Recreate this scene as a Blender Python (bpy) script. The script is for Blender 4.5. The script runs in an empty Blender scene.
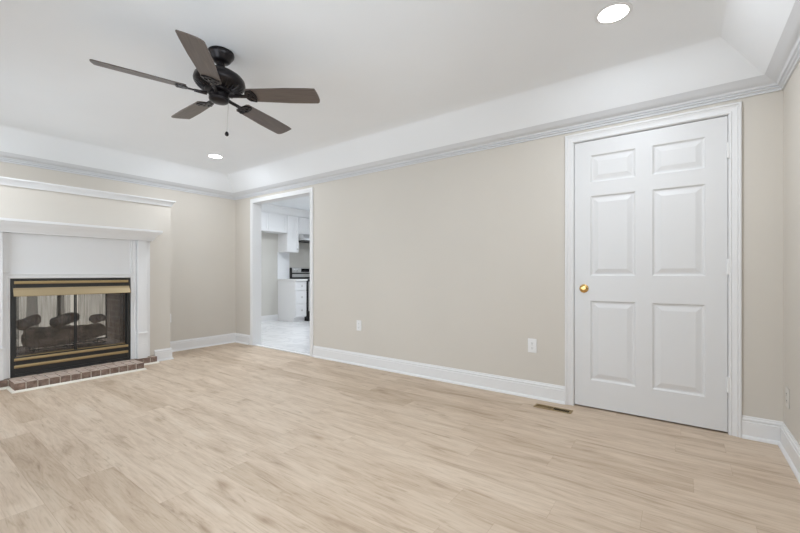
import bpy, bmesh, math, random
from mathutils import Vector, Matrix
random.seed(7)
PI = math.pi
sc = bpy.context.scene
COL = sc.collection

# ------------------------------------------------------------------ camera
FPX, PHI, HORIZ, HC = 385.6, -0.6304, 273.6, 1.03
cam_d = bpy.data.cameras.new('camera')
cam_d.sensor_fit = 'HORIZONTAL'; cam_d.sensor_width = 36.0
cam_d.lens = 36.0 * FPX / 800.0
cam_d.shift_y = (HORIZ - 266.5) / 800.0
cam_d.clip_start = 0.02
cam = bpy.data.objects.new('camera', cam_d); COL.objects.link(cam)
cam.location = (0, 0, HC); cam.rotation_euler = (PI / 2, 0, -PHI)
sc.camera = cam

# ------------------------------------------------------------------ light set-up
EXPOSURE = 0.41
SKY = 3.7            # daylight outside the windows
CAN_W = 8.8          # recessed lights in the living room
KITCHEN_W = 17.0  # lights added out of view in the kitchen ceiling
sc.view_settings.view_transform = 'Standard'
sc.view_settings.look = 'None'
sc.view_settings.exposure = EXPOSURE
sc.view_settings.gamma = 1.0
sc.view_settings.use_curve_mapping = False
world = bpy.data.worlds.new('daylight'); sc.world = world
world.use_nodes = True
wn = world.node_tree.nodes; wl = world.node_tree.links
bgn = wn['Background']
bgn.inputs[0].default_value = (0.81, 0.91, 1.0, 1)
bgn.inputs[1].default_value = SKY
sc.cycles.use_denoising = True
sc.cycles.max_bounces = 12
sc.cycles.diffuse_bounces = 8
sc.cycles.glossy_bounces = 4
sc.cycles.transparent_max_bounces = 12
sc.cycles.sample_clamp_indirect = 6.0


# living room: X from XW (fireplace wall) to XE, Y from YS (behind the camera) to YN (door wall)
XW, XE, YS, YN = -5.425, 0.496, -0.62, 3.236
CROWN_Z, CEIL = 2.136, 2.44
WT = 0.13
D0, D1 = -0.6745, 0.240          # door slab edges
O0, O1 = -4.974, -3.748          # cased opening edges
OPEN_H, DOOR_H = 2.045, 2.045


def area(name, loc, rot, sx, sy, power, col=(1, 1, 1), shape='RECTANGLE', portal=False):
    l = bpy.data.lights.new(name, 'AREA'); l.shape = shape; l.size = sx
    if shape == 'RECTANGLE': l.size_y = sy
    l.energy = power; l.color = col
    if portal: l.cycles.is_portal = True
    o = bpy.data.objects.new(name, l); COL.objects.link(o)
    o.location = loc; o.rotation_euler = rot
    return o

# ---- unseen windows added to let daylight in (positions shared with the walls below)
ADDED_WIN_S = [(-4.75, -3.25, 0.55, 2.0), (-2.55, -0.75, 0.55, 2.0)]      # living room, added in the wall behind the camera
ADDED_WIN_REAR = (0.60, 3.0, 1.20, 2.10)                                   # unseen high window added to light the room behind the fireplace
ADDED_WIN_KIT = (-5.6, -3.9, 1.05, 2.1)                                    # unseen window added to light the kitchen
REAR_X, KX, KY, KE = -8.4, -7.145, 7.3, -2.6
ADDED_WIN_E = (-.30, 1.55, 0.55, 2.0)                                      # side wall beside the viewer, added to light the fireplace wall
area('daylight_portal', (XE + WT - .01, (ADDED_WIN_E[0] + ADDED_WIN_E[1]) / 2, (ADDED_WIN_E[2] + ADDED_WIN_E[3]) / 2), (PI / 2, 0, PI / 2), ADDED_WIN_E[1] - ADDED_WIN_E[0], ADDED_WIN_E[3] - ADDED_WIN_E[2], 1, portal=True)
for (a, b, c, d) in ADDED_WIN_S:
    area('daylight_portal', ((a + b) / 2, YS - WT + .01, (c + d) / 2), (PI / 2, 0, 0), b - a, d - c, 1, portal=True)
ADDED_WIN_RS = (-7.9, -6.1, .5, 2.05)  # unseen side window added to light the room beyond the fireplace
area('daylight_portal', ((ADDED_WIN_RS[0] + ADDED_WIN_RS[1]) / 2, -2.2 + .01, (ADDED_WIN_RS[2] + ADDED_WIN_RS[3]) / 2), (PI / 2, 0, 0), ADDED_WIN_RS[1] - ADDED_WIN_RS[0], ADDED_WIN_RS[3] - ADDED_WIN_RS[2], 1, portal=True)
area('daylight_portal', (REAR_X - WT + .01, (ADDED_WIN_REAR[0] + ADDED_WIN_REAR[1]) / 2, (ADDED_WIN_REAR[2] + ADDED_WIN_REAR[3]) / 2), (PI / 2, 0, -PI / 2), ADDED_WIN_REAR[1] - ADDED_WIN_REAR[0], ADDED_WIN_REAR[3] - ADDED_WIN_REAR[2], 1, portal=True)
area('daylight_portal', ((ADDED_WIN_KIT[0] + ADDED_WIN_KIT[1]) / 2, KY + WT - .01, (ADDED_WIN_KIT[2] + ADDED_WIN_KIT[3]) / 2), (-PI / 2, 0, 0), ADDED_WIN_KIT[1] - ADDED_WIN_KIT[0], ADDED_WIN_KIT[3] - ADDED_WIN_KIT[2], 1, portal=True)


# ------------------------------------------------------------------ materials
def new_mat(name, col, rough=.5, metal=0.0, spec=.5, **kw):
    m = bpy.data.materials.new(name); m.use_nodes = True
    p = m.node_tree.nodes['Principled BSDF']
    p.inputs['Base Color'].default_value = (*col, 1)
    p.inputs['Roughness'].default_value = rough
    p.inputs['Metallic'].default_value = metal
    p.inputs['Specular IOR Level'].default_value = spec
    for k, v in kw.items(): p.inputs[k.replace('_', ' ')].default_value = v
    return m

def nodes(m): return m.node_tree.nodes, m.node_tree.links, m.node_tree.nodes['Principled BSDF']

def paint(name, col, rough=.6, spec=.3, bump=.04, scale=180, var=.012):
    """painted surface: faint roller texture and very slight mottling"""
    m = new_mat(name, col, rough, 0, spec)
    n, l, p = nodes(m)
    tc = n.new('ShaderNodeTexCoord')
    nz = n.new('ShaderNodeTexNoise'); nz.inputs['Scale'].default_value = scale; nz.inputs['Detail'].default_value = 3
    l.new(tc.outputs['Object'], nz.inputs['Vector'])
    b = n.new('ShaderNodeBump'); b.inputs['Strength'].default_value = bump; b.inputs['Distance'].default_value = .002
    l.new(nz.outputs['Fac'], b.inputs['Height']); l.new(b.outputs['Normal'], p.inputs['Normal'])
    n2 = n.new('ShaderNodeTexNoise'); n2.inputs['Scale'].default_value = 1.3; n2.inputs['Detail'].default_value = 4
    l.new(tc.outputs['Object'], n2.inputs['Vector'])
    r = n.new('ShaderNodeValToRGB')
    r.color_ramp.elements[0].position = .35; r.color_ramp.elements[1].position = .65
    r.color_ramp.elements[0].color = (*[c * (1 - var) for c in col], 1)
    r.color_ramp.elements[1].color = (*[min(1, c * (1 + var)) for c in col], 1)
    l.new(n2.outputs['Fac'], r.inputs['Fac']); l.new(r.outputs['Color'], p.inputs['Base Color'])
    return m

M = {}
M['wall'] = paint('beige_wall_paint', (.625, .587, .533))
M['ceiling'] = paint('white_ceiling_paint', (.855, .875, .90), .75, .2)
M['trim'] = paint('white_trim_paint', (.77, .77, .775), .35, .4, .004, 60, .006)
M['door'] = paint('white_door_paint', (.70, .70, .705), .4, .4, .03, 90, .006)
M['kwall'] = paint('kitchen_wall_paint', (.60, .585, .55))
M['dark_gap'] = new_mat('dark_gap', (.03, .028, .025), .8)
M['plastic'] = new_mat('white_plastic', (.80, .80, .80), .3)
M['plastic_cream'] = new_mat('painted_over_plastic', (.66, .635, .59), .45)
M['slot'] = new_mat('socket_slot', (.05, .05, .05), .6)
M['brass'] = new_mat('polished_brass', (.72, .46, .18), .22, 1.0)
M['brass_soft'] = new_mat('brushed_brass', (.40, .30, .16), .45, 1.0)
M['brass_dull'] = new_mat('aged_brass', (.40, .32, .20), .6, .9)
M['steel'] = new_mat('stainless_steel', (.62, .62, .62), .3, 1.0)
M['nickel'] = new_mat('brushed_nickel', (.60, .59, .57), .28, 1.0)
M['black'] = new_mat('black_enamel', (.012, .012, .012), .3)
M['black_matte'] = new_mat('black_firebox_metal', (.018, .017, .016), .5)
M['bronze'] = new_mat('oil_rubbed_bronze', (.020, .017, .018), .32, .6)
M['cabinet'] = paint('white_cabinet_paint', (.82, .82, .83), .35, .4, .01, 60, .004)
M['quartz'] = new_mat('white_quartz', (.84, .84, .84), .2)
M['glassblack'] = new_mat('black_glass', (.01, .01, .012), .08)
M['log_dark'] = new_mat('grate_iron', (.02, .018, .017), .7)

def lamp_mat():
    m = new_mat('lit_lens', (1, 1, 1), .5)
    p = nodes(m)[2]
    p.inputs['Emission Color'].default_value = (1, .97, .93, 1)
    p.inputs['Emission Strength'].default_value = 9
    return m
M['lens'] = lamp_mat()

def floor_mat():
    m = new_mat('oak_vinyl_planks', (.5, .4, .3), .55, 0, .3)
    n, l, p = nodes(m)
    tc = n.new('ShaderNodeTexCoord'); sp = n.new('ShaderNodeSeparateXYZ'); l.new(tc.outputs['Object'], sp.inputs[0])
    def mth(op, a, b=None):
        k = n.new('ShaderNodeMath'); k.operation = op
        for i, v in enumerate((a, b)):
            if v is None: continue
            if isinstance(v, (int, float)): k.inputs[i].default_value = v
            else: l.new(v, k.inputs[i])
        return k.outputs[0]
    W, L = .152, 1.22
    yv = mth('DIVIDE', sp.outputs['Y'], W); row = mth('FLOOR', yv); fy = mth('FRACT', yv)
    wn1 = n.new('ShaderNodeTexWhiteNoise'); wn1.noise_dimensions = '1D'; l.new(row, wn1.inputs['W'])
    xv = mth('ADD', mth('DIVIDE', sp.outputs['X'], L), wn1.outputs['Value'])
    colm = mth('FLOOR', xv); fx = mth('FRACT', xv)
    cid = n.new('ShaderNodeCombineXYZ'); l.new(row, cid.inputs[0]); l.new(colm, cid.inputs[1])
    wn2 = n.new('ShaderNodeTexWhiteNoise'); wn2.noise_dimensions = '3D'; l.new(cid.outputs[0], wn2.inputs['Vector'])
    # grain coordinates: stretched along the plank, shifted for each plank
    gv = n.new('ShaderNodeCombineXYZ')
    l.new(mth('ADD', mth('MULTIPLY', sp.outputs['X'], 1.0), mth('MULTIPLY', wn2.outputs['Value'], 37.0)), gv.inputs[0])
    l.new(mth('ADD', mth('MULTIPLY', sp.outputs['Y'], 1.0), mth('MULTIPLY', wn2.outputs['Value'], 11.0)), gv.inputs[1])
    def noise(sx, sy, detail=5, dist=.6):
        mp = n.new('ShaderNodeMapping'); mp.inputs['Scale'].default_value = (sx, sy, 1)
        l.new(gv.outputs[0], mp.inputs['Vector'])
        k = n.new('ShaderNodeTexNoise'); k.inputs['Scale'].default_value = 1; k.inputs['Detail'].default_value = detail
        k.inputs['Distortion'].default_value = dist; k.inputs['Roughness'].default_value = .6
        l.new(mp.outputs[0], k.inputs['Vector']); return k.outputs['Fac']
    def ramp(f, stops):
        r = n.new('ShaderNodeValToRGB'); e = r.color_ramp.elements
        while len(e) < len(stops): e.new(.5)
        for i, (pos, c) in enumerate(stops): e[i].position = pos; e[i].color = (*c, 1)
        l.new(f, r.inputs['Fac']); return r.outputs['Color']
    def mix(f, a, b, mode='MIX'):
        k = n.new('ShaderNodeMixRGB'); k.blend_type = mode
        if isinstance(f, float): k.inputs[0].default_value = f
        else: l.new(f, k.inputs[0])
        l.new(a, k.inputs[1]); l.new(b, k.inputs[2]); return k.outputs[0]
    broad = noise(1.9, 13.0, 6, .9)
    fine = noise(6.0, 120.0, 5, .5)
    base = ramp(broad, [(.25, (.43, .33, .245)), (.40, (.57, .455, .352)), (.55, (.645, .53, .42)), (.78, (.68, .58, .475))])
    streak = ramp(fine, [(.34, (.80, .77, .73)), (.50, (1, 1, 1)), (.8, (1.0, 1.0, 1.0))])
    c = mix(.6, base, streak, 'MULTIPLY')
    tone = ramp(wn2.outputs['Value'], [(0, (.84, .81, .775)), (.4, (.96, .95, .94)), (1, (1.0, 1.0, 1.0))])
    c = mix(1.0, c, tone, 'MULTIPLY')
    patch = noise(3.2, 26.0, 6, 1.6)
    c = mix(.8, c, ramp(patch, [(.30, (.70, .66, .61)), (.42, (.94, .93, .915)), (.58, (1, 1, 1))]), 'MULTIPLY')
    # a few small knots
    kn = n.new('ShaderNodeTexVoronoi'); kn.inputs['Scale'].default_value = 1
    mp = n.new('ShaderNodeMapping'); mp.inputs['Scale'].default_value = (1.6, 4.5, 1); l.new(gv.outputs[0], mp.inputs['Vector']); l.new(mp.outputs[0], kn.inputs['Vector'])
    knot = ramp(kn.outputs['Distance'], [(0.0, (.38, .31, .25)), (.06, (.72, .66, .6)), (.15, (1, 1, 1))])
    c = mix(.7, c, knot, 'MULTIPLY')
    # joints
    e1 = mth('LESS_THAN', mth('ABSOLUTE', mth('SUBTRACT', fy, .5)), .5 - .006)
    e2 = mth('LESS_THAN', mth('ABSOLUTE', mth('SUBTRACT', fx, .5)), .5 - .0008)
    j = mth('MULTIPLY', e1, e2)
    jc = ramp(j, [(0, (.84, .81, .78)), (1, (1, 1, 1))])
    c = mix(1.0, c, jc, 'MULTIPLY')
    l.new(c, p.inputs['Base Color'])
    b = n.new('ShaderNodeBump'); b.inputs['Strength'].default_value = .12; b.inputs['Distance'].default_value = .001
    l.new(mth('ADD', mth('MULTIPLY', fine, .4), j), b.inputs['Height']); l.new(b.outputs['Normal'], p.inputs['Normal'])
    return m
M['floor'] = floor_mat()

def tile_mat(name, base, vein, grout, sx, sy):
    m = new_mat(name, base, .22)
    n, l, p = nodes(m)
    tc = n.new('ShaderNodeTexCoord')
    nz = n.new('ShaderNodeTexNoise'); nz.inputs['Scale'].default_value = 2.2; nz.inputs['Detail'].default_value = 7; nz.inputs['Distortion'].default_value = 1.5
    l.new(tc.outputs['Object'], nz.inputs['Vector'])
    r = n.new('ShaderNodeValToRGB'); e = r.color_ramp.elements
    e[0].position = .44; e[0].color = (*base, 1); e[1].position = .5; e[1].color = (*vein, 1)
    x = e.new(.56); x.color = (*base, 1)
    l.new(nz.outputs['Fac'], r.inputs['Fac'])
    br = n.new('ShaderNodeTexBrick'); br.offset = .5
    br.inputs['Scale'].default_value = 1; br.inputs['Mortar Size'].default_value = .004
    br.inputs['Brick Width'].default_value = sx; br.inputs['Row Height'].default_value = sy
    br.inputs['Mortar'].default_value = (*grout, 1)
    l.new(tc.outputs['Object'], br.inputs['Vector'])
    l.new(r.outputs['Color'], br.inputs['Color1']); l.new(r.outputs['Color'], br.inputs['Color2'])
    l.new(br.outputs['Color'], p.inputs['Base Color'])
    return m
M['tile'] = tile_mat('white_marble_tile', (.80, .80, .81), (.68, .68, .70), (.62, .62, .62), .6, .3)
M['backsplash'] = paint('white_glazed_backsplash', (.80, .81, .83), .25, .5, .02, 30, .01)

def noisy(name, c1, c2, scale, rough=.8, bump=.4, metal=0, stretch=(1, 1, 1), dist=.003):
    m = new_mat(name, c1, rough, metal)
    n, l, p = nodes(m)
    tc = n.new('ShaderNodeTexCoord'); mp = n.new('ShaderNodeMapping'); mp.inputs['Scale'].default_value = stretch
    l.new(tc.outputs['Object'], mp.inputs[0])
    nz = n.new('ShaderNodeTexNoise'); nz.inputs['Scale'].default_value = scale; nz.inputs['Detail'].default_value = 6
    l.new(mp.outputs[0], nz.inputs['Vector'])
    r = n.new('ShaderNodeValToRGB'); e = r.color_ramp.elements
    e[0].position = .35; e[0].color = (*c1, 1); e[1].position = .68; e[1].color = (*c2, 1)
    l.new(nz.outputs['Fac'], r.inputs['Fac']); l.new(r.outputs['Color'], p.inputs['Base Color'])
    b = n.new('ShaderNodeBump'); b.inputs['Strength'].default_value = bump; b.inputs['Distance'].default_value = dist
    l.new(nz.outputs['Fac'], b.inputs['Height']); l.new(b.outputs['Normal'], p.inputs['Normal'])
    return m
M['brick_a'] = noisy('brick_brown', (.15, .10, .08), (.29, .205, .165), 28)
M['brick_b'] = noisy('brick_rose', (.20, .13, .10), (.36, .265, .215), 22)
M['brick_c'] = noisy('brick_umber', (.15, .10, .08), (.29, .21, .17), 30)
M['brick_top'] = noisy('mortar_hazed_brick', (.36, .27, .22), (.58, .48, .41), 24)  # hearth top faces: stronger light from above put into the brick colour
M['mortar'] = noisy('mortar', (.46, .40, .34), (.56, .50, .43), 60)
M['log_a'] = noisy('charred_log_bark', (.035, .028, .025), (.24, .185, .155), 9, .95, .9, 0, (1, 1, 1), .012)
M['log_b'] = noisy('ashy_log_bark', (.09, .073, .065), (.34, .27, .23), 12, .95, .9, 0, (1, 1, 1), .012)
M['blade'] = noisy('walnut_blade', (.085, .066, .056), (.125, .098, .083), 6, .36, .05, 0, (1, 14, 1))

def firebrick():
    m = new_mat('refractory_brick', (.12, .09, .07), .9)
    n, l, p = nodes(m)
    tc = n.new('ShaderNodeTexCoord'); mp = n.new('ShaderNodeMapping'); mp.inputs['Rotation'].default_value = (PI / 2, 0, 0)
    l.new(tc.outputs['Object'], mp.inputs[0])
    br = n.new('ShaderNodeTexBrick'); br.inputs['Scale'].default_value = 1
    br.inputs['Brick Width'].default_value = .2; br.inputs['Row Height'].default_value = .065; br.inputs['Mortar Size'].default_value = .006
    br.inputs['Color1'].default_value = (.30, .22, .175, 1); br.inputs['Color2'].default_value = (.21, .155, .125, 1); br.inputs['Mortar'].default_value = (.36, .30, .26, 1)
    l.new(mp.outputs[0], br.inputs['Vector']); l.new(br.outputs['Color'], p.inputs['Base Color'])
    return m
M['firebrick'] = firebrick()

def thin(name, col, alpha, rough=.6, gloss=False):
    """see-through sheet: a fixed share of light passes straight through"""
    m = bpy.data.materials.new(name); m.use_nodes = True
    n, l = m.node_tree.nodes, m.node_tree.links
    out = n['Material Output']; p = n['Principled BSDF']
    p.inputs['Base Color'].default_value = (*col, 1); p.inputs['Roughness'].default_value = rough
    tr = n.new('ShaderNodeBsdfTransparent'); mx = n.new('ShaderNodeMixShader')
    if gloss:
        g = n.new('ShaderNodeBsdfGlossy'); g.inputs['Roughness'].default_value = .02
        fr = n.new('ShaderNodeFresnel'); fr.inputs['IOR'].default_value = 1.35
        l.new(fr.outputs[0], mx.inputs[0]); l.new(tr.outputs[0], mx.inputs[1]); l.new(g.outputs[0], mx.inputs[2])
    else:
        mx.inputs[0].default_value = alpha
        l.new(tr.outputs[0], mx.inputs[1]); l.new(p.outputs[0], mx.inputs[2])
    l.new(mx.outputs[0], out.inputs['Surface'])
    return m
M['glass'] = thin('clear_glass', (1, 1, 1), 0, gloss=True)
def weave(m, lo, hi):
    n, l = m.node_tree.nodes, m.node_tree.links
    tc = n.new('ShaderNodeTexCoord'); mp = n.new('ShaderNodeMapping'); mp.inputs['Scale'].default_value = (1, 90, 3)
    nz = n.new('ShaderNodeTexNoise'); nz.inputs['Scale'].default_value = 1; nz.inputs['Detail'].default_value = 4
    mr = n.new('ShaderNodeMapRange'); mr.inputs['From Min'].default_value = .3; mr.inputs['From Max'].default_value = .7
    mr.inputs['To Min'].default_value = lo; mr.inputs['To Max'].default_value = hi
    l.new(tc.outputs['Object'], mp.inputs[0]); l.new(mp.outputs[0], nz.inputs['Vector']); l.new(nz.outputs['Fac'], mr.inputs['Value'])
    l.new(mr.outputs[0], [x for x in n if x.type == 'MIX_SHADER'][0].inputs[0])
M['mesh'] = thin('fire_mesh', (.17, .145, .125), .30); weave(M['mesh'], .22, .55)
M['mesh_fold'] = thin('gathered_fire_mesh', (.06, .05, .045), .62)

# ------------------------------------------------------------------ mesh helpers
def make(name, bm, mats, parent=None, smooth=False, bevel=0, label=None, loc=None):
    """link a bmesh as ONE object"""
    me = bpy.data.meshes.new(name)
    bmesh.ops.recalc_face_normals(bm, faces=bm.faces)
    bm.to_mesh(me); bm.free()
    for m in (mats if isinstance(mats, (list, tuple)) else [mats]): me.materials.append(m)
    o = bpy.data.objects.new(name, me); COL.objects.link(o)
    if smooth:
        for p in me.polygons: p.use_smooth = True
        try: me.set_sharp_from_angle(angle=math.radians(38))
        except Exception: pass
    if bevel:
        b = o.modifiers.new('bevel', 'BEVEL'); b.width = bevel; b.segments = 2; b.limit_method = 'ANGLE'; b.angle_limit = math.radians(40)
    if parent is not None:
        o.parent = parent
        if loc is None:
            # vertices are given in room coordinates: shift them into the parent's space
            mi = parent_world(parent).inverted()
            me.transform(mi)
    if loc is not None: o.location = loc
    if label: o['label'] = label
    return o

def parent_world(o):
    m = Matrix.LocRotScale(o.location, o.rotation_euler, o.scale)
    return (parent_world(o.parent) @ m) if o.parent else m

def tag(o, label, cat, group=None, kind=None):
    o['label'] = label; o['category'] = cat
    if group: o['group'] = group
    if kind: o['kind'] = kind
    return o

def empty(name, loc, label, cat, group=None, rz=0, kind=None):
    o = bpy.data.objects.new(name, None); COL.objects.link(o)
    o.location = loc; o.rotation_euler = (0, 0, rz); o.empty_display_size = .1
    return tag(o, label, cat, group, kind)

def box(bm, x0, x1, y0, y1, z0, z1, mi=0):
    v = [bm.verts.new((x, y, z)) for x in (x0, x1) for y in (y0, y1) for z in (z0, z1)]
    for f in ((0, 1, 3, 2), (4, 6, 7, 5), (0, 4, 5, 1), (2, 3, 7, 6), (0, 2, 6, 4), (1, 5, 7, 3)):
        fc = bm.faces.new([v[i] for i in f]); fc.material_index = mi
    return bm
def bx(*a, mi=0): return box(bmesh.new(), *a, mi=mi)

def lathe(bm, prof, seg=40, c=(0, 0, 0), mi=0, axis='z', caps=True):
    rings = []
    for r, z in prof:
        ring = []
        for i in range(seg):
            a = 2 * PI * i / seg
            p = (r * math.cos(a), r * math.sin(a), z)
            if axis == 'y': p = (p[0], p[2], p[1])
            if axis == 'x': p = (p[2], p[0], p[1])
            ring.append(bm.verts.new(Vector(p) + Vector(c)))
        rings.append(ring)
    for a, b in zip(rings, rings[1:]):
        for i in range(seg):
            f = bm.faces.new((a[i], a[(i + 1) % seg], b[(i + 1) % seg], b[i])); f.material_index = mi
    for r in ((rings[0], rings[-1]) if caps else ()):
        f = bm.faces.new(r); f.material_index = mi
    return bm

def tube(bm, pts, r, seg=10, mi=0):
    pts = [Vector(p) for p in pts]; rings = []
    for i, p in enumerate(pts):
        t = (pts[min(i + 1, len(pts) - 1)] - pts[max(i - 1, 0)]).normalized()
        up = Vector((0, 0, 1)) if abs(t.z) < .95 else Vector((1, 0, 0))
        a = t.cross(up).normalized(); b = t.cross(a)
        rr = r[i] if isinstance(r, (list, tuple)) else r
        rings.append([bm.verts.new(p + rr * (a * math.cos(2 * PI * k / seg) + b * math.sin(2 * PI * k / seg))) for k in range(seg)])
    for a, b in zip(rings, rings[1:]):
        for i in range(seg):
            f = bm.faces.new((a[i], a[(i + 1) % seg], b[(i + 1) % seg], b[i])); f.material_index = mi
    bm.faces.new(rings[0]).material_index = mi; bm.faces.new(rings[-1]).material_index = mi
    return bm

def sweep(bm, prof, path, fn, closed=False, mi=0):
    """mitred moulding: prof = [(o, h)], o measured to the LEFT of the 2-D path; fn maps (a, b, h) into the room"""
    n = len(path); rows = []
    for i in range(n):
        p = Vector(path[i])
        def nrm(a, b):
            d = (Vector(b) - Vector(a)).normalized(); return Vector((-d.y, d.x))
        if closed or 0 < i < n - 1:
            n1 = nrm(path[i - 1], path[i]); n2 = nrm(path[i], path[(i + 1) % n])
            m = (n1 + n2).normalized(); m = m / max(.2, m.dot(n1))
        elif i == 0: m = nrm(path[0], path[1])
        else: m = nrm(path[-2], path[-1])
        rows.append([bm.verts.new(fn(p.x + m.x * o, p.y + m.y * o, h)) for o, h in prof])
    k = len(prof)
    pairs = list(zip(rows, rows[1:])) + ([(rows[-1], rows[0])] if closed else [])
    for a, b in pairs:
        for j in range(k):
            f = bm.faces.new((a[j], a[(j + 1) % k], b[(j + 1) % k], b[j])); f.material_index = mi
    if not closed:
        bm.faces.new(rows[0]).material_index = mi; bm.faces.new(list(reversed(rows[-1]))).material_index = mi
    return bm
XYZ = lambda a, b, h: (a, b, h)

def plate(bm_out, outline, holes, z0, z1, mi=0):
    """flat plate with real holes, thickness z0..z1 (2-D curve filled and read back as a mesh)"""
    cu = bpy.data.curves.new('tmp', 'CURVE'); cu.dimensions = '2D'; cu.fill_mode = 'BOTH'; cu.extrude = (z1 - z0) / 2
    for poly in [outline] + holes:
        s = cu.splines.new('POLY'); s.points.add(len(poly) - 1); s.use_cyclic_u = True
        for q, p in zip(s.points, poly): q.co = (p[0], p[1], 0, 1)
    o = bpy.data.objects.new('tmp', cu); COL.objects.link(o)
    dg = bpy.context.evaluated_depsgraph_get()
    me = bpy.data.meshes.new_from_object(o.evaluated_get(dg))
    me.transform(Matrix.Translation((0, 0, (z0 + z1) / 2)))
    bm_out.from_mesh(me)
    bpy.data.objects.remove(o); bpy.data.curves.remove(cu); bpy.data.meshes.remove(me)
    return bm_out

def copy_tree(o, parent=None):
    c = o.copy(); COL.objects.link(c); c.parent = parent
    for ch in list(o.children): copy_tree(ch, c)
    return c

S = dict(kind='structure')
# ------------------------------------------------------------------ room shell
# floors
bm = bmesh.new()
HA, HB_, HC_, HD = -.913, -.667, 3.030, 3.088      # duct hole under the floor register
for r in ((XW - .05, HA, YS - .05, YN + .02), (HB_, XE + .05, YS - .05, YN + .02), (HA, HB_, YS - .05, HC_), (HA, HB_, HD, YN + .02)):
    box(bm, *r, -.06, 0)
box(bm, D0 - .03, D1 + .03, YN + .02, YN + .11, -.06, 0)
tag(make('floor', bm, M['floor']), 'light oak vinyl plank floor of the living room', 'floor', **S)
bm = bmesh.new()
box(bm, KX - .05, KE + .05, YN + WT, KY + .05, -.06, 0)
box(bm, O0 + .001, O1 - .001, YN + .021, YN + WT, -.06, 0)
tag(make('floor', bm, M['tile']), 'white marble tile floor seen through the cased opening', 'floor', **S)
tag(make('floor', bx(REAR_X - .05, XW - .051, -2.05, YN, -.06, 0), new_mat('pale_rear_floor', (.72, .66, .58), .4)), 'pale floor of the room seen through the fireplace', 'floor', **S)

# north wall with the cased opening and the door recess
TOP = 2.62
bm = bmesh.new()
box(bm, REAR_X - WT, O0 - .018, YN, YN + WT, -.06, TOP)
box(bm, O0 - .018, O1 + .018, YN, YN + WT, OPEN_H + .018, TOP)
box(bm, O1 + .018, D0 - .03, YN, YN + WT, -.06, TOP)
box(bm, D0 - .03, D1 + .03, YN, YN + WT, DOOR_H + .03, TOP)
box(bm, D1 + .03, XE + WT, YN, YN + WT, -.06, TOP)
box(bm, D0 - .03, D1 + .03, YN + .11, YN + WT, -.06, DOOR_H + .03)
tag(make('wall_north', bm, M['wall']), 'long beige wall holding the white panel door and the cased opening', 'wall', **S)
# west wall with the firebox hole
FY0, FY1, FZ0, FZ1 = .746, 1.690, .078, .985       # fireplace insert outline
FC = 1.218
bm = bmesh.new()
for a in ((-2.05, FY0), (FY1, YN)): box(bm, XW - .12, XW, a[0], a[1], -.06, TOP)
box(bm, XW - .12, XW, FY0, FY1, FZ1, TOP); box(bm, XW - .12, XW, FY0, FY1, -.06, FZ0)
tag(make('wall_west', bm, M['wall']), 'cream wall behind the fireplace, left of the cased opening', 'wall', **S)

def wall_with_added_windows(name, x0, x1, y0, y1, axis, wins, label, mat):
    bm = bmesh.new()
    lo, hi = (x0, x1) if axis == 'x' else (y0, y1)
    def b(a0, a1, z0, z1):
        if axis == 'x': box(bm, a0, a1, y0, y1, z0, z1)
        else: box(bm, x0, x1, a0, a1, z0, z1)
    cur = lo
    for (a, c, z0, z1) in sorted(wins):
        b(cur, a, -.06, TOP); b(a, c, -.06, z0); b(a, c, z1, TOP); cur = c
    b(cur, hi, -.06, TOP)
    return tag(make(name, bm, mat), label, 'wall', **S)
wall_with_added_windows('wall_east', XE, XE + WT, YS - WT, YN, 'y', [ADDED_WIN_E], 'beige side wall right next to the white panel door', M['wall'])
wall_with_added_windows('wall_south', XW, XE, YS - WT, YS, 'x', ADDED_WIN_S, 'beige wall with two windows facing the panel door wall', M['wall'])
wall_with_added_windows('wall_far_west', REAR_X - WT, REAR_X, -2.05, YN, 'y', [ADDED_WIN_REAR], 'beige wall with a high window beyond the fireplace', M['wall'])
wall_with_added_windows('wall_rear_south', REAR_X - WT, XW - .12, -2.2, -2.05, 'x', [ADDED_WIN_RS], 'side wall of the room beyond the fireplace', M['wall'])
tag(make('wall_kitchen_west', bx(KX - .15, KX, YN + WT, KY + WT, -.06, TOP), M['kwall']), 'greige kitchen wall behind the white cabinets', 'wall', **S)
tag(make('wall_kitchen_east', bx(KE, KE + WT, YN + WT, KY + WT, -.06, TOP), M['kwall']), 'kitchen side wall hidden beyond the cased opening', 'wall', **S)
wall_with_added_windows('wall_kitchen_north', KX, KE, KY, KY + WT, 'x', [ADDED_WIN_KIT], 'far kitchen wall with the kitchen window', M['kwall'])

def window(n, x0, x1, z0, z1, pos, axis, label):  # all of these are unseen windows, added for their daylight
    t = empty('window_%d' % n, (((x0 + x1) / 2, pos, z0) if axis == 'x' else (pos, (x0 + x1) / 2, z0)), label, 'window', **S)
    def B(bm, a0, a1, p0, p1, c0, c1):
        if axis == 'x': box(bm, a0, a1, p0, p1, c0, c1)
        else: box(bm, p0, p1, a0, a1, c0, c1)
    bm = bmesh.new(); w = .05
    B(bm, x0, x0 + w, pos - .03, pos + .03, z0, z1); B(bm, x1 - w, x1, pos - .03, pos + .03, z0, z1)
    B(bm, x0 + w, x1 - w, pos - .03, pos + .03, z0, z0 + w); B(bm, x0 + w, x1 - w, pos - .03, pos + .03, z1 - w, z1)
    xm = (x0 + x1) / 2; B(bm, xm - .02, xm + .02, pos - .03, pos + .03, z0 + w, z1 - w)
    make('window_frame', bm, M['trim'], t)
    bm = bmesh.new(); B(bm, x0 + w, x1 - w, pos - .003, pos + .003, z0 + w, z1 - w)
    make('window_pane', bm, M['glass'], t)
for i, (a, b, c, d) in enumerate(ADDED_WIN_S):
    window(i + 1, a, b, c, d, YS - .08, 'x', ['white framed window behind the viewer, nearer the fireplace', 'white framed window behind the viewer, nearer the panel door'][i])
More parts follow.
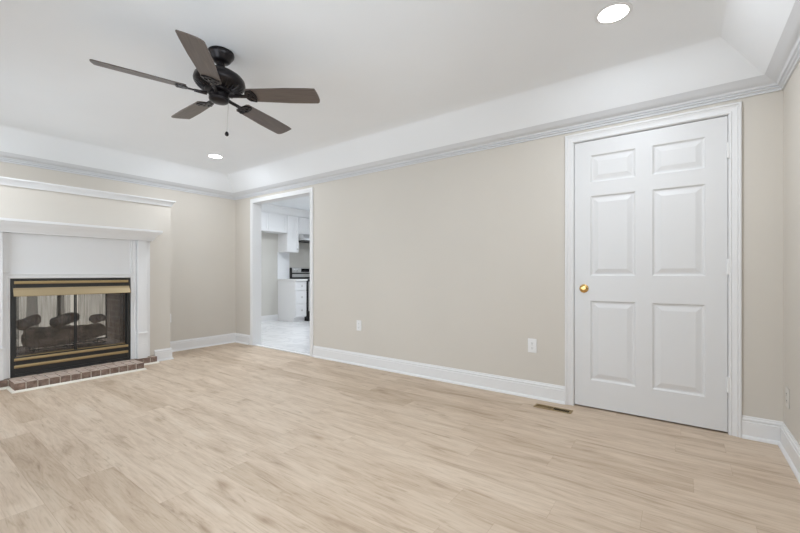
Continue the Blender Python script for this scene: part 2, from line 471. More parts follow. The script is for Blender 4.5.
window(3, *ADDED_WIN_REAR, REAR_X - .08, 'y', 'wide white window high in the wall beyond the fireplace')
window(5, *ADDED_WIN_RS, -2.13, 'x', 'white window in the side wall beyond the fireplace')
window(6, *ADDED_WIN_E, XE + .08, 'y', 'white framed window in the side wall beside the viewer')
window(4, *ADDED_WIN_KIT, KY + .08, 'x', 'white kitchen window out of sight in the far kitchen wall')

# tray ceiling: crown top -> sloping band -> soft break -> flat
def tray_rect(s): return [(XW + s, YS + s), (XE - s, YS + s), (XE - s, YN - s), (XW + s, YN - s)]
prof = [(0.0, 2.2175), (.0945, 2.2175)]
base, brk = (.0945, 2.2175), (.335, 2.44)
for t in (.25, .5, .68, .80): prof.append((base[0] + (brk[0] - base[0]) * t, base[1] + (brk[1] - base[1]) * t))
p0, p1, p2 = Vector(prof[-1]), Vector(brk), Vector((.415, 2.44))
for t in (.15, .3, .45, .6, .75, .88, 1): prof.append(tuple((1 - t) ** 2 * p0 + 2 * t * (1 - t) * p1 + t * t * p2))
bm = bmesh.new(); rows = []
for o, z in prof: rows.append([bm.verts.new((x, y, z)) for x, y in tray_rect(o)])
for a, b in zip(rows, rows[1:]):
    for i in range(4): bm.faces.new((a[i], a[(i + 1) % 4], b[(i + 1) % 4], b[i]))
bm.faces.new(rows[-1])
up = [bm.verts.new((x, y, TOP)) for x, y in tray_rect(0)]
for i in range(4): bm.faces.new((rows[0][i], rows[0][(i + 1) % 4], up[(i + 1) % 4], up[i]))
bm.faces.new(up)
tag(make('ceiling', bm, M['ceiling'], smooth=True), 'white tray ceiling with sloping borders over the living room', 'ceiling', **S)
tag(make('ceiling', bx(KX, KE, YN + WT, KY, 2.44, TOP), M['ceiling']), 'flat white kitchen ceiling', 'ceiling', **S)
tag(make('ceiling', bx(REAR_X, XW - .12, -2.05, YN, 2.44, TOP), M['ceiling']), 'flat ceiling of the room beyond the fireplace', 'ceiling', **S)

# crown moulding of the living room (closed ring, inner side to the left when walked counter-clockwise)
ring = [(XW, YS), (XE, YS), (XE, YN), (XW, YN)]
cp = [(0, 2.136), (.009, 2.136), (.012, 2.141), (.009, 2.147), (.018, 2.150), (.022, 2.156), (.018, 2.162), (.030, 2.166), (.033, 2.173), (.040, 2.178),
      (.044, 2.180), (.066, 2.197), (.090, 2.214), (.095, 2.217), (.095, 2.219), (0, 2.219)]
tag(make('trim_1', sweep(bmesh.new(), cp, ring, XYZ, True), paint('grey_white_crown_paint', (.70, .715, .74), .5, .3, .004, 60, .006), smooth=True), 'white crown moulding running round the living room under the tray ceiling', 'crown moulding', **S)
# kitchen crown
kr = [(KX + .33, YN + WT), (KE, YN + WT), (KE, KY), (KX + .33, KY)]
kp = [(0, 2.30), (.012, 2.30), (.02, 2.33), (.05, 2.37), (.07, 2.40), (.085, 2.41), (.085, 2.44), (0, 2.44)]
tag(make('trim_2', sweep(bmesh.new(), kp, [(KX + .33, KY), (KX + .33, YN + WT)][::1], XYZ), M['cabinet'], smooth=True), 'white crown moulding above the kitchen wall cabinets', 'crown moulding', **S)
tag(make('wall_soffit', bx(KX, KX + .329, YN + WT, KY, 2.285, 2.44), M['cabinet']), 'white filler above the kitchen wall cabinets', 'soffit', **S)

# baseboards with a small shoe
bp = [(0, 0), (.028, 0), (.027, .010), (.022, .018), (.016, .021), (.016, .104), (.011, .107), (.011, .112), (.014, .116), (.013, .122), (.007, .126), (.007, .131), (.004, .138), (0, .138)]
CW = .055
def base(side, path, label): tag(make('baseboard_' + side, sweep(bmesh.new(), bp, path, XYZ), M['trim'], smooth=True), label, 'baseboard', **S)
BX, BY0, BY1 = -4.97, .316, 2.12        # chimney breast front and sides
base('north', [(D0 - CW - .012, YN), (O1 + CW + .008, YN)], 'white baseboard between the panel door and the cased opening')
base('north', [(XE, YN), (D1 + CW + .012, YN)], 'short white baseboard between the panel door and the corner')
base('east', [(XE, YS), (XE, YN - .029)], 'white baseboard along the side wall next to the panel door')
base('west', [(O0 - CW - .008, YN), (XW, YN), (XW, BY1 + .028)], 'white baseboard in the corner between opening and fireplace')
base('breast', [(XW + .03, BY1), (BX, BY1), (BX, 1.945)], 'short white baseboard wrapping the fireplace chimney corner')
base('south', [(XW, YS), (XE - .03, YS)], 'white baseboard along the window wall')
tag(make('baseboard_kitchen', sweep(bmesh.new(), bp, [(KX, 5.24), (KX, YN + WT)], XYZ), M['trim'], smooth=True), 'white baseboard in the empty kitchen alcove', 'baseboard', **S)

# chimney breast (stops below the crown) with the firebox hole
BT = 1.901
bm = bmesh.new()
box(bm, XW, BX, BY0, FY0, 0, BT); box(bm, XW, BX, FY1, BY1, 0, BT)
box(bm, XW, BX, FY0, FY1, FZ1, BT); box(bm, XW, BX, FY0, FY1, 0, FZ0)
tag(make('wall_chimney_breast', bm, M['wall']), 'cream chimney breast with flat top around the fireplace', 'wall', **S)
tp = [(0, 1.835), (.012, 1.835), (.013, 1.843), (.018, 1.852), (.026, 1.870), (.036, 1.882), (.043, 1.888), (.046, 1.891), (.046, 1.902), (0, 1.902)]
tag(make('trim_3', sweep(bmesh.new(), tp, [(XW + .001, BY1), (BX, BY1), (BX, BY0), (XW + .001, BY0)], lambda a, b, h: (a, b, h)), M['trim'], smooth=True),
    'white ledge moulding capping the chimney breast above the mantel', 'moulding', **S)

# cased opening trim
casing = [(0, 0), (0, .012), (.010, .014), (.014, .010), (.032, .014), (.040, .017), (.050, .018), (.055, .015), (.055, 0)]
def wallfn(a, b, h): return (a, YN - h, b)
bm = bmesh.new()
sweep(bm, casing, [(O0, 0.0), (O0, OPEN_H), (O1, OPEN_H), (O1, 0.0)], wallfn)
box(bm, O0 - .0175, O0 + .001, YN - .002, YN + WT + .002, 0, OPEN_H); box(bm, O1 - .001, O1 + .0175, YN - .002, YN + WT + .002, 0, OPEN_H)
box(bm, O0 - .0175, O1 + .0175, YN - .002, YN + WT + .002, OPEN_H, OPEN_H + .0175)
tag(make('trim_4', bm, M['trim'], smooth=True), 'white casing and jambs of the wide opening to the kitchen', 'door casing', **S)
tag(make('trim_5', bx(O0 + .002, O1 - .002, YN - .012, YN + .035, 0.0005, .012), M['trim'], bevel=.004), 'white threshold strip across the cased opening', 'threshold', **S)

# ------------------------------------------------------------------ panel door
door = empty('door_1', ((D0 + D1) / 2, YN, 0), 'closed white six panel door with a brass knob', 'door', **S)
cas = [(0.008, 0), (0.008, .011), (.016, .014), (.019, .009), (.036, .013), (.046, .019), (.050, .015), (.054, .021), (.062, .022), (.067, .017), (.067, 0)]
bm = bmesh.new()
sweep(bm, cas, [(D0, 0.0), (D0, DOOR_H), (D1, DOOR_H), (D1, 0.0)], wallfn)
box(bm, D0 - .029, D0 - .003, YN - .001, YN + .11, 0, DOOR_H + .003); box(bm, D1 + .003, D1 + .029, YN - .001, YN + .11, 0, DOOR_H + .003)
box(bm, D0 - .029, D1 + .029, YN - .001, YN + .11, DOOR_H + .003, DOOR_H + .029)
make('door_frame', bm, M['trim'], door, smooth=True)
# door leaf: grid with moulded raised panels
XS = [D0, -.562, -.2665, -.165, .123, D1]
XS[4] = .128
ZS = [.012, .216, .824, 1.013, 1.622, 1.726, 1.932, DOOR_H - .002]
bm = bmesh.new(); yf = YN + .005
def quad(pts): bm.faces.new([bm.verts.new(p) for p in pts])
for i in range(5):
    for j in range(7):
        x0, x1, z0, z1 = XS[i], XS[i + 1], ZS[j], ZS[j + 1]
        if i in (1, 3) and j in (1, 3, 5):
            steps = [(0, 0), (.010, .010), (.016, .011), (.024, .010), (.050, .002), (.052, .0015)]
            prev = None
            for (s, dpt) in steps:
                r = [(x0 + s, yf + dpt, z0 + s), (x1 - s, yf + dpt, z0 + s), (x1 - s, yf + dpt, z1 - s), (x0 + s, yf + dpt, z1 - s)]
                if prev:
                    for k in range(4): quad([prev[k], prev[(k + 1) % 4], r[(k + 1) % 4], r[k]])
                prev = r
            quad(prev)
        else: quad([(x0, yf, z0), (x1, yf, z0), (x1, yf, z1), (x0, yf, z1)])
yb = yf + .035
quad([(D0, yb, ZS[0]), (D1, yb, ZS[0]), (D1, yb, ZS[-1]), (D0, yb, ZS[-1])])
for (xa, za, xb, zb) in ((D0, ZS[0], D1, ZS[0]), (D0, ZS[-1], D1, ZS[-1]), (D0, ZS[0], D0, ZS[-1]), (D1, ZS[0], D1, ZS[-1])):
    quad([(xa, yf, za), (xb, yf, zb), (xb, yb, zb), (xa, yb, za)])
bmesh.ops.remove_doubles(bm, verts=bm.verts, dist=1e-5)
make('door_leaf', bm, M['door'], door)
KXp, KZ = -.607, .915
kn = make('door_knob', lathe(bmesh.new(), [(.002, .0), (.010, .0), (.012, .020), (.012, .030), (.020, .036), (.027, .046), (.029, .056), (.027, .066), (.020, .072), (.011, .073), (.009, .071), (.002, .071)], 32, axis='y'), M['brass'], door, smooth=True)
kn.data.transform(Matrix.Scale(-1, 4, (0, 1, 0))); kn.data.transform(Matrix.Translation((KXp, yf, KZ)))
mi = Matrix.Translation((0, 0, 0))
rs = make('rosette', lathe(bmesh.new(), [(.002, 0), (.033, 0), (.032, -.005), (.026, -.010), (.014, -.012), (.002, -.012)], 32, c=(KXp, yf, KZ), axis='y'), M['brass'], kn, smooth=True)
for zc in (1.82, 1.073, .318):
    bm = bmesh.new(); lathe(bm, [(.001, -.052), (.008, -.049), (.008, .049), (.001, .052)], 14, c=(D1 + .002, YN - .006, zc))
    box(bm, D1 - .006, D1 + .008, YN + .004, YN + .009, zc - .045, zc + .045)
    make('hinge', bm, M['plastic'], door, smooth=True)

# ------------------------------------------------------------------ fireplace insert
fp = empty('fireplace', (BX, FC, FZ0), 'black see-through fireplace insert with brass louvers below the white mantel', 'fireplace')
XF = BX + .040        # front plane of the metal face
GX = XF - .028
bm = bmesh.new()
box(bm, BX - .02, XF, FY0 + .001, FY0 + .030, FZ0 + .001, FZ1 - .001); box(bm, BX - .02, XF, FY1 - .030, FY1 - .001, FZ0 + .001, FZ1 - .001)
box(bm, BX - .02, XF, FY0 + .030, FY1 - .030, .965, FZ1 - .001)
box(bm, BX - .02, XF, FY0 + .030, FY1 - .030, FZ0 + .001, .105)
box(bm, BX - .02, XF - .012, FY0 + .030, FY1 - .030, .845, .965)        # dark band behind the upper louvers
box(bm, BX - .02, XF - .012, FY0 + .030, FY1 - .030, .105, .258)        # and behind the lower ones
make('face_frame', bm, M['black_matte'], fp, bevel=.002)
def louver(z0, z1, out, mat='brass_soft'):
    a, b = FY0 + .022, FY1 - .022
    p = [(XF - .011, z0), (XF + out * .6, z0), (XF + out, (z0 + z1) / 2), (XF + out * .6, z1), (XF - .011, z1)]
    bm = bmesh.new(); A = [bm.verts.new((x, a, z)) for x, z in p]; B = [bm.verts.new((x, b, z)) for x, z in p]
    for k in range(5): bm.faces.new((A[k], A[(k + 1) % 5], B[(k + 1) % 5], B[k]))
    bm.faces.new(A); bm.faces.new(B[::-1])
    return make('louver', bm, M[mat], fp, label='brass louver slat')
louver(.934, .960, .006); louver(.226, .250, .006); louver(.160, .186, .006)
# brass hood leaning outward
bm = bmesh.new(); a, b = FY0 + .012, FY1 - .012
p = [(XF - .011, .897), (XF + .004, .897), (XF + .010, .876), (XF + .014, .872), (XF + .052, .826), (XF + .050, .820), (XF + .008, .862), (XF - .011, .862)]
A = [bm.verts.new((x, a + (.004 if i not in (4, 5) else 0), z)) for i, (x, z) in enumerate(p)]; B = [bm.verts.new((x, b, z)) for x, z in p]
for k in range(len(p)): bm.faces.new((A[k], A[(k + 1) % len(p)], B[(k + 1) % len(p)], B[k]))
bm.faces.new(A); bm.faces.new(B[::-1])
make('hood', bm, M['brass_dull'], fp, label='flared brass hood above the glass')
GZ0, GZ1 = .262, .846
def glass_door(y0, y1):
    bm = bmesh.new(); w = .009
    box(bm, GX - .012, GX, y0, y0 + w, GZ0, GZ1); box(bm, GX - .012, GX, y1 - w, y1, GZ0, GZ1)
    box(bm, GX - .012, GX, y0 + w, y1 - w, GZ1 - w, GZ1)
    box(bm, GX - .012, GX, y0 + w, y1 - w, GZ0 + .006, GZ0 + w)
    box(bm, GX - .012, GX + .004, y0 + w, y1 - w, GZ0, GZ0 + .006, mi=1)
    g = make('glass_door', bm, [M['black_matte'], M['brass_soft']], fp)
    make('glass_pane', bx(GX - .008, GX - .004, y0 + w, y1 - w, GZ0 + w, GZ1 - w), M['glass'], g)
    return g
glass_door(FY0 + .031, FC - .002); glass_door(FC + .002, FY1 - .031)
# firebox lining: side panels, floor, smoke dome
RX = -5.53
IY0, IY1 = FY0 + .035, FY1 - .035
bm = bmesh.new()
box(bm, RX, BX - .021, FY0 + .002, IY0, FZ0 + .002, GZ1 + .12); box(bm, RX, BX - .021, IY1, FY1 - .002, FZ0 + .002, GZ1 + .12)
box(bm, RX, BX - .021, IY0, IY1, FZ0 + .002, .262)
make('firebox_lining', bm, M['firebrick'], fp)
make('smoke_dome', bx(RX, BX - .021, IY0, IY1, GZ1 + .02, GZ1 + .12), M['black_matte'], fp)
bm = bmesh.new()
box(bm, RX - .02, RX - .001, FY0 + .002, IY0 + .012, FZ0 + .002, GZ1 + .12); box(bm, RX - .02, RX - .001, IY1 - .012, FY1 - .002, FZ0 + .002, GZ1 + .12)
box(bm, RX - .02, RX - .001, IY0 + .012, IY1 - .012, GZ1 - .01, GZ1 + .12); box(bm, RX - .02, RX - .001, IY0 + .012, IY1 - .012, FZ0 + .002, .275)
box(bm, RX - .02, RX - .001, FC - .012, FC + .012, .275, GZ1 - .01)
make('rear_frame', bm, M['black_matte'], fp)

def curtain(x, y0, y1, z0, z1, amp, wl, mat, name='mesh_screen', taper=0):
    n = max(8, int((y1 - y0) / wl * 10)); bm = bmesh.new(); rows = []
    for j in range(9):
        z = z0 + (z1 - z0) * j / 8; row = []
        k = 1 + taper * (1 - j / 8)
        for i in range(n + 1):
            t = i / n; y = (y0 + y1) / 2 + (t - .5) * (y1 - y0) * k
            row.append(bm.verts.new((x + amp * math.sin(2 * PI * t * (y1 - y0) / wl + .8 * math.sin(t * 17)), y, z)))
        rows.append(row)
    for a, b in zip(rows, rows[1:]):
        for i in range(n): bm.faces.new((a[i], a[i + 1], b[i + 1], b[i]))
    return make(name, bm, mat, fp, smooth=True)
MX = GX - .045
curtain(MX, IY0 + .005, FC - .03, GZ0 + .01, GZ1 + .015, .004, .035, M['mesh'])
curtain(MX, FC + .03, IY1 - .005, GZ0 + .01, GZ1 + .015, .004, .035, M['mesh'])
for y0, y1 in ((IY0 + .0, IY0 + .035), (IY1 - .035, IY1)):
    curtain(MX - .012, y0, y1, GZ0 + .01, GZ1 + .015, .007, .009, M['mesh_fold'])
curtain(RX + .03, .955, 1.03, GZ0 + .01, GZ1 + .015, .010, .014, M['mesh_fold'], taper=.5)
curtain(RX + .03, 1.19, 1.25, GZ0 + .01, GZ1 + .015, .010, .014, M['mesh_fold'], taper=.3)

# grate and logs inside
gr = empty('fire_grate', (-5.22, FC, .262), 'black iron grate under the logs in the firebox', 'grate')
bm = bmesh.new()
for k in range(8):
    y = FC - .28 + k * .08
    tube(bm, [(-5.06, y, .292), (-5.12, y, .292), (-5.30, y, .292), (-5.38, y, .292)], .006, 8)
make('grate_bars', bm, M['log_dark'], gr, smooth=True)
for x in (-5.13, -5.31):
    bm = bmesh.new(); tube(bm, [(x, FC - .31, .280), (x, FC + .31, .280)], .006, 8)
    for y in (FC - .28, FC + .28): tube(bm, [(x, y, .263), (x, y, .280)], .006, 8)
    make('grate_rail', bm, M['log_dark'], gr, smooth=True)

def log(p0, p1, r0, r1, mat, seed, label):
    rnd = random.Random(seed); p0, p1 = Vector(p0), Vector(p1)
    bm = bmesh.new(); n, sg = 16, 20; t = (p1 - p0).normalized()
    a = t.cross(Vector((0, 0, 1))).normalized(); b = t.cross(a); rings = []
    ph = [rnd.uniform(0, 6) for _ in range(6)]
    for i in range(n + 1):
        s = i / n; c = p0.lerp(p1, s) + b * .012 * math.sin(s * 4 + ph[0]) + a * .010 * math.sin(s * 5 + ph[1])
        r = (r0 + (r1 - r0) * s) * (.80 if i in (0, n) else 1); ring = []
        for k in range(sg):
            th = 2 * PI * k / sg
            rr = r * (1 + .10 * math.sin(2 * th + ph[5] + 5 * s) + .09 * math.sin(3 * th + ph[2] + s * 2) + .06 * math.sin(5 * th + ph[3] - 3 * s) + .05 * math.sin(9 * s + ph[4] + th) + rnd.uniform(-.055, .055))
            ring.append(bm.verts.new(c + rr * (a * math.cos(th) + b * math.sin(th))))
        rings.append(ring)
    for u, v in zip(rings, rings[1:]):
        for k in range(sg): bm.faces.new((u[k], u[(k + 1) % sg], v[(k + 1) % sg], v[k]))
    bm.faces.new(rings[0]); bm.faces.new(rings[-1])
    o = make('fire_log', bm, mat, smooth=True)
    return tag(o, label, 'log', 'logs in the fireplace')
log((-5.118, .86, .402), (-5.122, 1.51, .396), .084, .070, M['log_a'], 1, 'long charred log lying across the front of the fire grate')
log((-5.310, .90, .396), (-5.305, 1.54, .396), .080, .082, M['log_a'], 2, 'long charred log lying across the back of the fire grate')
log((-5.12, .850, .545), (-5.29, .985, .560), .056, .046, M['log_b'], 3, 'short ashy log resting on the pile at its left end')
log((-5.14, 1.085, .545), (-5.30, 1.310, .555), .058, .050, M['log_a'], 4, 'thick dark log on top of the middle of the pile')
log((-5.13, 1.425, .525), (-5.28, 1.535, .545), .046, .036, M['log_b'], 5, 'short stubby log on the pile near the brick side panel')

# ------------------------------------------------------------------ mantel
mt = empty('fireplace_mantel', (BX, FC, .078), 'white painted wooden fireplace mantel surround with moulded shelf', 'mantel')
def sym(y0, y1): return (y0, y1), (2 * FC - y1, 2 * FC - y0)
# shelf: crown profile with returns, cap on top
sp_ = [(0, 1.400), (.010, 1.400), (.012, 1.412), (.020, 1.418), (.028, 1.436), (.044, 1.456), (.060, 1.470), (.070, 1.480), (.076, 1.492), (.082, 1.496), (.082, 1.519), (0, 1.519)]
HB = .662
P = [(BX + .0005, FC + HB), (BX + .100, FC + HB), (BX + .100, FC - HB), (BX + .0005, FC - HB)]
bm = bmesh.new()
sweep(bm, sp_, P, XYZ); box(bm, BX + .001, BX + .101, FC - HB, FC + HB, 1.401, 1.5185)
make('mantel_shelf', bm, M['trim'], mt, smooth=True)
# frieze board and the flat rail round the opening
bm = bmesh.new()
box(bm, BX + .0005, BX + .030, FY0 - .002, FY1 + .002, 1.020, 1.400)
make('frieze', bm, M['trim'], mt)
bm = bmesh.new()
rail = [(0, 0), (0, .042), (.010, .046), (.014, .040), (.030, .040), (.034, .050), (.046, .052), (.048, .0)]
sweep(bm, rail, [(FY0 - .004, .080), (FY0 - .004, FZ1 + .002), (FY1 + .004, FZ1 + .002), (FY1 + .004, .080)], lambda a, b, h: (BX + .0005 + h, a, b))
make('opening_moulding', bm, M['trim'], mt, smooth=True)
for sgn in (1, -1):
    def yy(a, b):
        v = sorted((FC + sgn * (a - FC), FC + sgn * (b - FC))); return v[0], v[1]
    # stepped stile between frieze and pilaster
    bm = bmesh.new()
    for (a, b, x) in ((1.742, 1.885, .040), (1.692, 1.712, .040), (1.712, 1.742, .052)):
        z0 = FZ1 + .052 if b < 1.74 else .080
        if b < 1.745: z0 = FZ1 + .052
        y0, y1 = yy(a, b); box(bm, BX + .0005, BX + x, y0, y1, z0, 1.400)
    make('stile', bm, M['trim'], mt, bevel=.003)
    bm = bmesh.new(); y0, y1 = yy(1.745, 1.832)
    box(bm, BX + .0405, BX + .085, y0, y1, .080, 1.400)
    pl = make('pilaster', bm, M['trim'], mt, bevel=.004)
    bm = bmesh.new(); y0, y1 = yy(1.742, 1.838)
    box(bm, BX + .041, BX + .096, y0, y1, .0805, .245); box(bm, BX + .041, BX + .092, y0, y1, .245, .355); box(bm, BX + .041, BX + .102, y0 - .003, y1 + .003, .355, .372)
    make('plinth', bm, M['trim'], pl, bevel=.003)

# ------------------------------------------------------------------ brick hearth
he = empty('hearth', (-4.80, FC, 0), 'low brick hearth edged in white in front of the fireplace', 'hearth')
HX, HY0, HY1, HZ = -4.650, .728, 1.722, .077
WX, WY0, WY1 = -4.880, FC - .722, FC + .722
bm = bmesh.new()
box(bm, BX + .0005, HX - .006, HY0 + .006, HY1 - .006, .0005, HZ - .005)
box(bm, BX + .0005, WX - .006, WY0 + .006, HY0 + .006, .0005, HZ - .005); box(bm, BX + .0005, WX - .006, HY1 - .006, WY1 - .006, .0005, HZ - .005)
make('mortar_bed', bm, M['mortar'], he)
bm = bmesh.new(); rnd = random.Random(5)
def brick(x0, x1, y0, y1):
    dz = rnd.uniform(-.001, .001); box(bm, x0, x1, y0, y1, .002, HZ + dz, mi=rnd.choice((0, 0, 1, 2, 2)))
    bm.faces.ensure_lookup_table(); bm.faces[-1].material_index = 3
nb = 13; pitch = (HY1 - HY0 + .009) / nb
for k in range(nb):
    y = HY0 + k * pitch
    brick(HX - .200, HX, y, y + pitch - .009)
for k in range(5):
    y = HY0 + k * .2; brick(BX + .004, HX - .209, y, min(y + .191, HY1))
for (y0, y1) in ((WY0, HY0 - .009), (HY1 + .009, WY1)):
    h = (y1 - y0 + .009) / 3
    for k in range(3): brick(BX + .004, WX, y0 + k * h, y0 + (k + 1) * h - .009)
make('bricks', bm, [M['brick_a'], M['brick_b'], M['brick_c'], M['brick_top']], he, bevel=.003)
q = [(0, 0), (-.020, 0), (-.019, .007), (-.013, .014), (-.004, .018), (0, .018)]
sweep_path = [(BX + .03, WY0), (WX, WY0), (WX, HY0), (HX, HY0), (HX, HY1), (WX, HY1), (WX, WY1), (BX + .03, WY1)]
make('edge_moulding', sweep(bmesh.new(), q, sweep_path, lambda a, b, h: (a, b, h + .0005)), new_mat('cream_caulked_moulding', (.80, .76, .68), .45), he, smooth=True)

# ------------------------------------------------------------------ recessed lights
def recessed(x, y, z, watts, label, group):
    t = empty('recessed_light', (x, y, z), label, 'ceiling light', group)
    bm = bmesh.new()
    lathe(bm, [(.073, -.0005), (.092, -.0005), (.091, -.004), (.084, -.006), (.073, -.005), (.073, -.0005)], 48, c=(x, y, z - .0005), caps=False)
    make('trim_ring', bm, M['trim'], t, smooth=True)
    make('lens', lathe(bmesh.new(), [(.001, -.002), (.0725, -.002), (.0725, -.004), (.001, -.0045)], 48, c=(x, y, z)), M['lens'], t)
    l = area('recessed_lamp', (0, 0, -.008), (0, 0, 0), .14, 0, watts, (.88, .94, 1.0), 'DISK'); l.parent = t
    return t
G = 'recessed lights of the living room ceiling'
recessed(-.298, 2.365, CEIL, CAN_W, 'round lit recessed ceiling light nearest the panel door', G)
recessed(-4.515, 2.43, CEIL, CAN_W, 'round lit recessed ceiling light in the corner by the cased opening', G)
recessed(-4.515, .22, CEIL, CAN_W, 'round recessed ceiling light out of view on the fireplace side', G)
recessed(-.298, .22, CEIL, CAN_W, 'round recessed ceiling light above the viewer', G)
recessed(-5.6, 4.15, CEIL, KITCHEN_W, 'round recessed light in the kitchen ceiling just past the opening', 'recessed lights of the kitchen ceiling')  # this and the next are unseen lamps added to brighten the kitchen
recessed(-4.6, 5.9, CEIL, KITCHEN_W, 'round recessed light in the kitchen ceiling near the window', 'recessed lights of the kitchen ceiling')

recessed(-7.0, 1.6, CEIL, 18.0, 'round recessed light of the room beyond the fireplace', 'recessed lights beyond the fireplace')  # unseen lamp added to brighten the view through the firebox

# ------------------------------------------------------------------ ceiling fan
FX, FYc = -2.370, 1.315
fan = empty('ceiling_fan', (FX, FYc, CEIL), 'dark bronze five blade ceiling fan with a pull chain', 'ceiling fan')
def fpart(name, prof, mat='bronze', seg=48, parent=None):
    return make(name, lathe(bmesh.new(), prof, seg, c=(FX, FYc, 0)), M[mat], parent or fan, smooth=True)
fpart('canopy', [(.001, 2.4395), (.076, 2.4395), (.078, 2.432), (.077, 2.420), (.070, 2.408), (.062, 2.398), (.056, 2.386), (.046, 2.376), (.030, 2.372), (.001, 2.372)])
fpart('downrod', [(.001, 2.3715), (.024, 2.3715), (.026, 2.3480), (.018, 2.3380), (.014, 2.3260), (.014, 2.3110), (.001, 2.3110)], seg=24)
fpart('motor_housing', [(.001, 2.3240), (.030, 2.3230), (.060, 2.3200), (.100, 2.3080), (.132, 2.2890), (.148, 2.2700), (.153, 2.2480), (.150, 2.2330), (.142, 2.2260), (.138, 2.2200), (.128, 2.2140), (.118, 2.2080), (.088, 2.2000), (.001, 2.2000)])
bm = bmesh.new()
for k in range(30):          # ribbed vent ring under the housing
    a = 2 * PI * k / 30
    d = Vector((math.cos(a), math.sin(a), 0))
    tube(bm, [Vector((FX, FYc, 2.2235)) + d * .139, Vector((FX, FYc, 2.1980)) + d * .108, Vector((FX, FYc, 2.1910)) + d * .080], .0045, 6)
make('vent_ribs', bm, M['bronze'], fan, smooth=True)
fpart('flywheel', [(.001, 2.1995), (.085, 2.1995), (.088, 2.1920), (.086, 2.1840), (.070, 2.1800), (.001, 2.1800)])
fpart('switch_housing', [(.001, 2.1795), (.050, 2.1795), (.058, 2.1740), (.060, 2.1660), (.060, 2.1500), (.057, 2.1480), (.057, 2.1430), (.060, 2.1400), (.058, 2.1300), (.048, 2.1220), (.030, 2.1170), (.001, 2.1160)])

def blade_outline():
    pts = []
    r0, r1 = .185, .637; w0, w1 = .056, .067
    pts += [(r0, -w0 + .012), (r0 + .012, -w0)]
    for i in range(9):
        t = i / 8; pts.append((r0 + .03 + (r1 - .06 - r0 - .03) * t, -(w0 + (w1 - w0) * min(1, t * 1.6))))
    c = .016
    pts += [(r1 - .004, -w1 + .002), (r1 + .002, -w1 + .006)]
    for i in range(9):
        t = i / 8; pts.append((r1 + .002 + .012 * math.sin(t * PI / 2) * (1 - .5 * t), -w1 + .012 + (2 * w1 - .040) * t))
    for i in range(5):
        a = (i + 1) / 6 * PI / 2; pts.append((r1 - .020 + .026 * math.cos(a), w1 - .026 + .026 * math.sin(a)))
    for i in range(9):
        t = 1 - i / 8; pts.append((r0 + .03 + (r1 - .06 - r0 - .03) * t, (w0 + (w1 - w0) * min(1, t * 1.6))))
    pts += [(r0 + .012, w0), (r0, w0 - .012)]
    return pts
def circ(cx, cy, r, n=14, sx=1, sy=1): return [(cx + r * sx * math.cos(2 * PI * k / n), cy + r * sy * math.sin(2 * PI * k / n)) for k in range(n)][::-1]
bmB = plate(bmesh.new(), blade_outline(), [], -.003, .003)
iron_out = []
for k in range(25):       # half-moon bracket plate, flat side outward
    a = PI / 2 + PI * k / 24
    iron_out.append((.222 + .050 * math.cos(a), .052 * math.sin(a) + (.003 * math.sin(6 * a))))
iron_out += [(.232, -.050), (.240, -.030), (.246, 0), (.240, .030), (.232, .050)]
bmI = plate(bmesh.new(), iron_out, [circ(.226, 0, .009), circ(.208, .027, .010, 14, 1.0, 1.2), circ(.208, -.027, .010, 14, 1.0, 1.2), circ(.196, 0, .006)], -.011, -.0035)
box(bmI, .105, .185, -.011, .011, -.013, -.004)
tube(bmI, [(.070, 0, -.006), (.090, 0, -.008), (.115, 0, -.009), (.14, 0, -.009)], [.012, .011, .010, .009], 8)
for (a, b) in ((.232, .032), (.232, -.032), (.186, .0)): lathe(bmI, [(.001, -.014), (.005, -.0135), (.006, -.011), (.001, -.011)], 10, c=(a, b, 0))
bl0 = None; ANG = 247.6; PITCH = -13
meB = None
for k in range(5):
    if bl0 is None:
        bl0 = make('blade', bmB, M['blade'], fan, loc=(0, 0, 0))
        iron = make('blade_bracket', bmI, M['bronze'], bl0, loc=(0, 0, 0), smooth=True)
        iron['label'] = 'pierced dark bronze blade bracket'
        b = bl0
    else:
        b = copy_tree(bl0, fan)
    b.location = (0, 0, 2.168 - CEIL)
    b.rotation_euler = Matrix.Rotation(math.radians(ANG + 72 * k), 3, 'Z').__matmul__(Matrix.Rotation(math.radians(PITCH), 3, 'X')).to_euler()
ch = make('pull_chain', tube(bmesh.new(), [(FX + .018, FYc + .045, 2.145), (FX + .020, FYc + .052, 2.142), (FX + .020, FYc + .052, 2.02), (FX + .020, FYc + .052, 1.945)], .0017, 6), M['nickel'], fan)
make('pull_knob', lathe(bmesh.new(), [(.001, 1.948), (.006, 1.946), (.011, 1.938), (.0125, 1.930), (.010, 1.922), (.005, 1.918), (.001, 1.917)], 20, c=(FX + .020, FYc + .052, 0)), M['bronze'], ch, smooth=True)

fan.rotation_euler = (math.radians(-1.9), math.radians(2.0), 0)     # it hangs a touch out of true

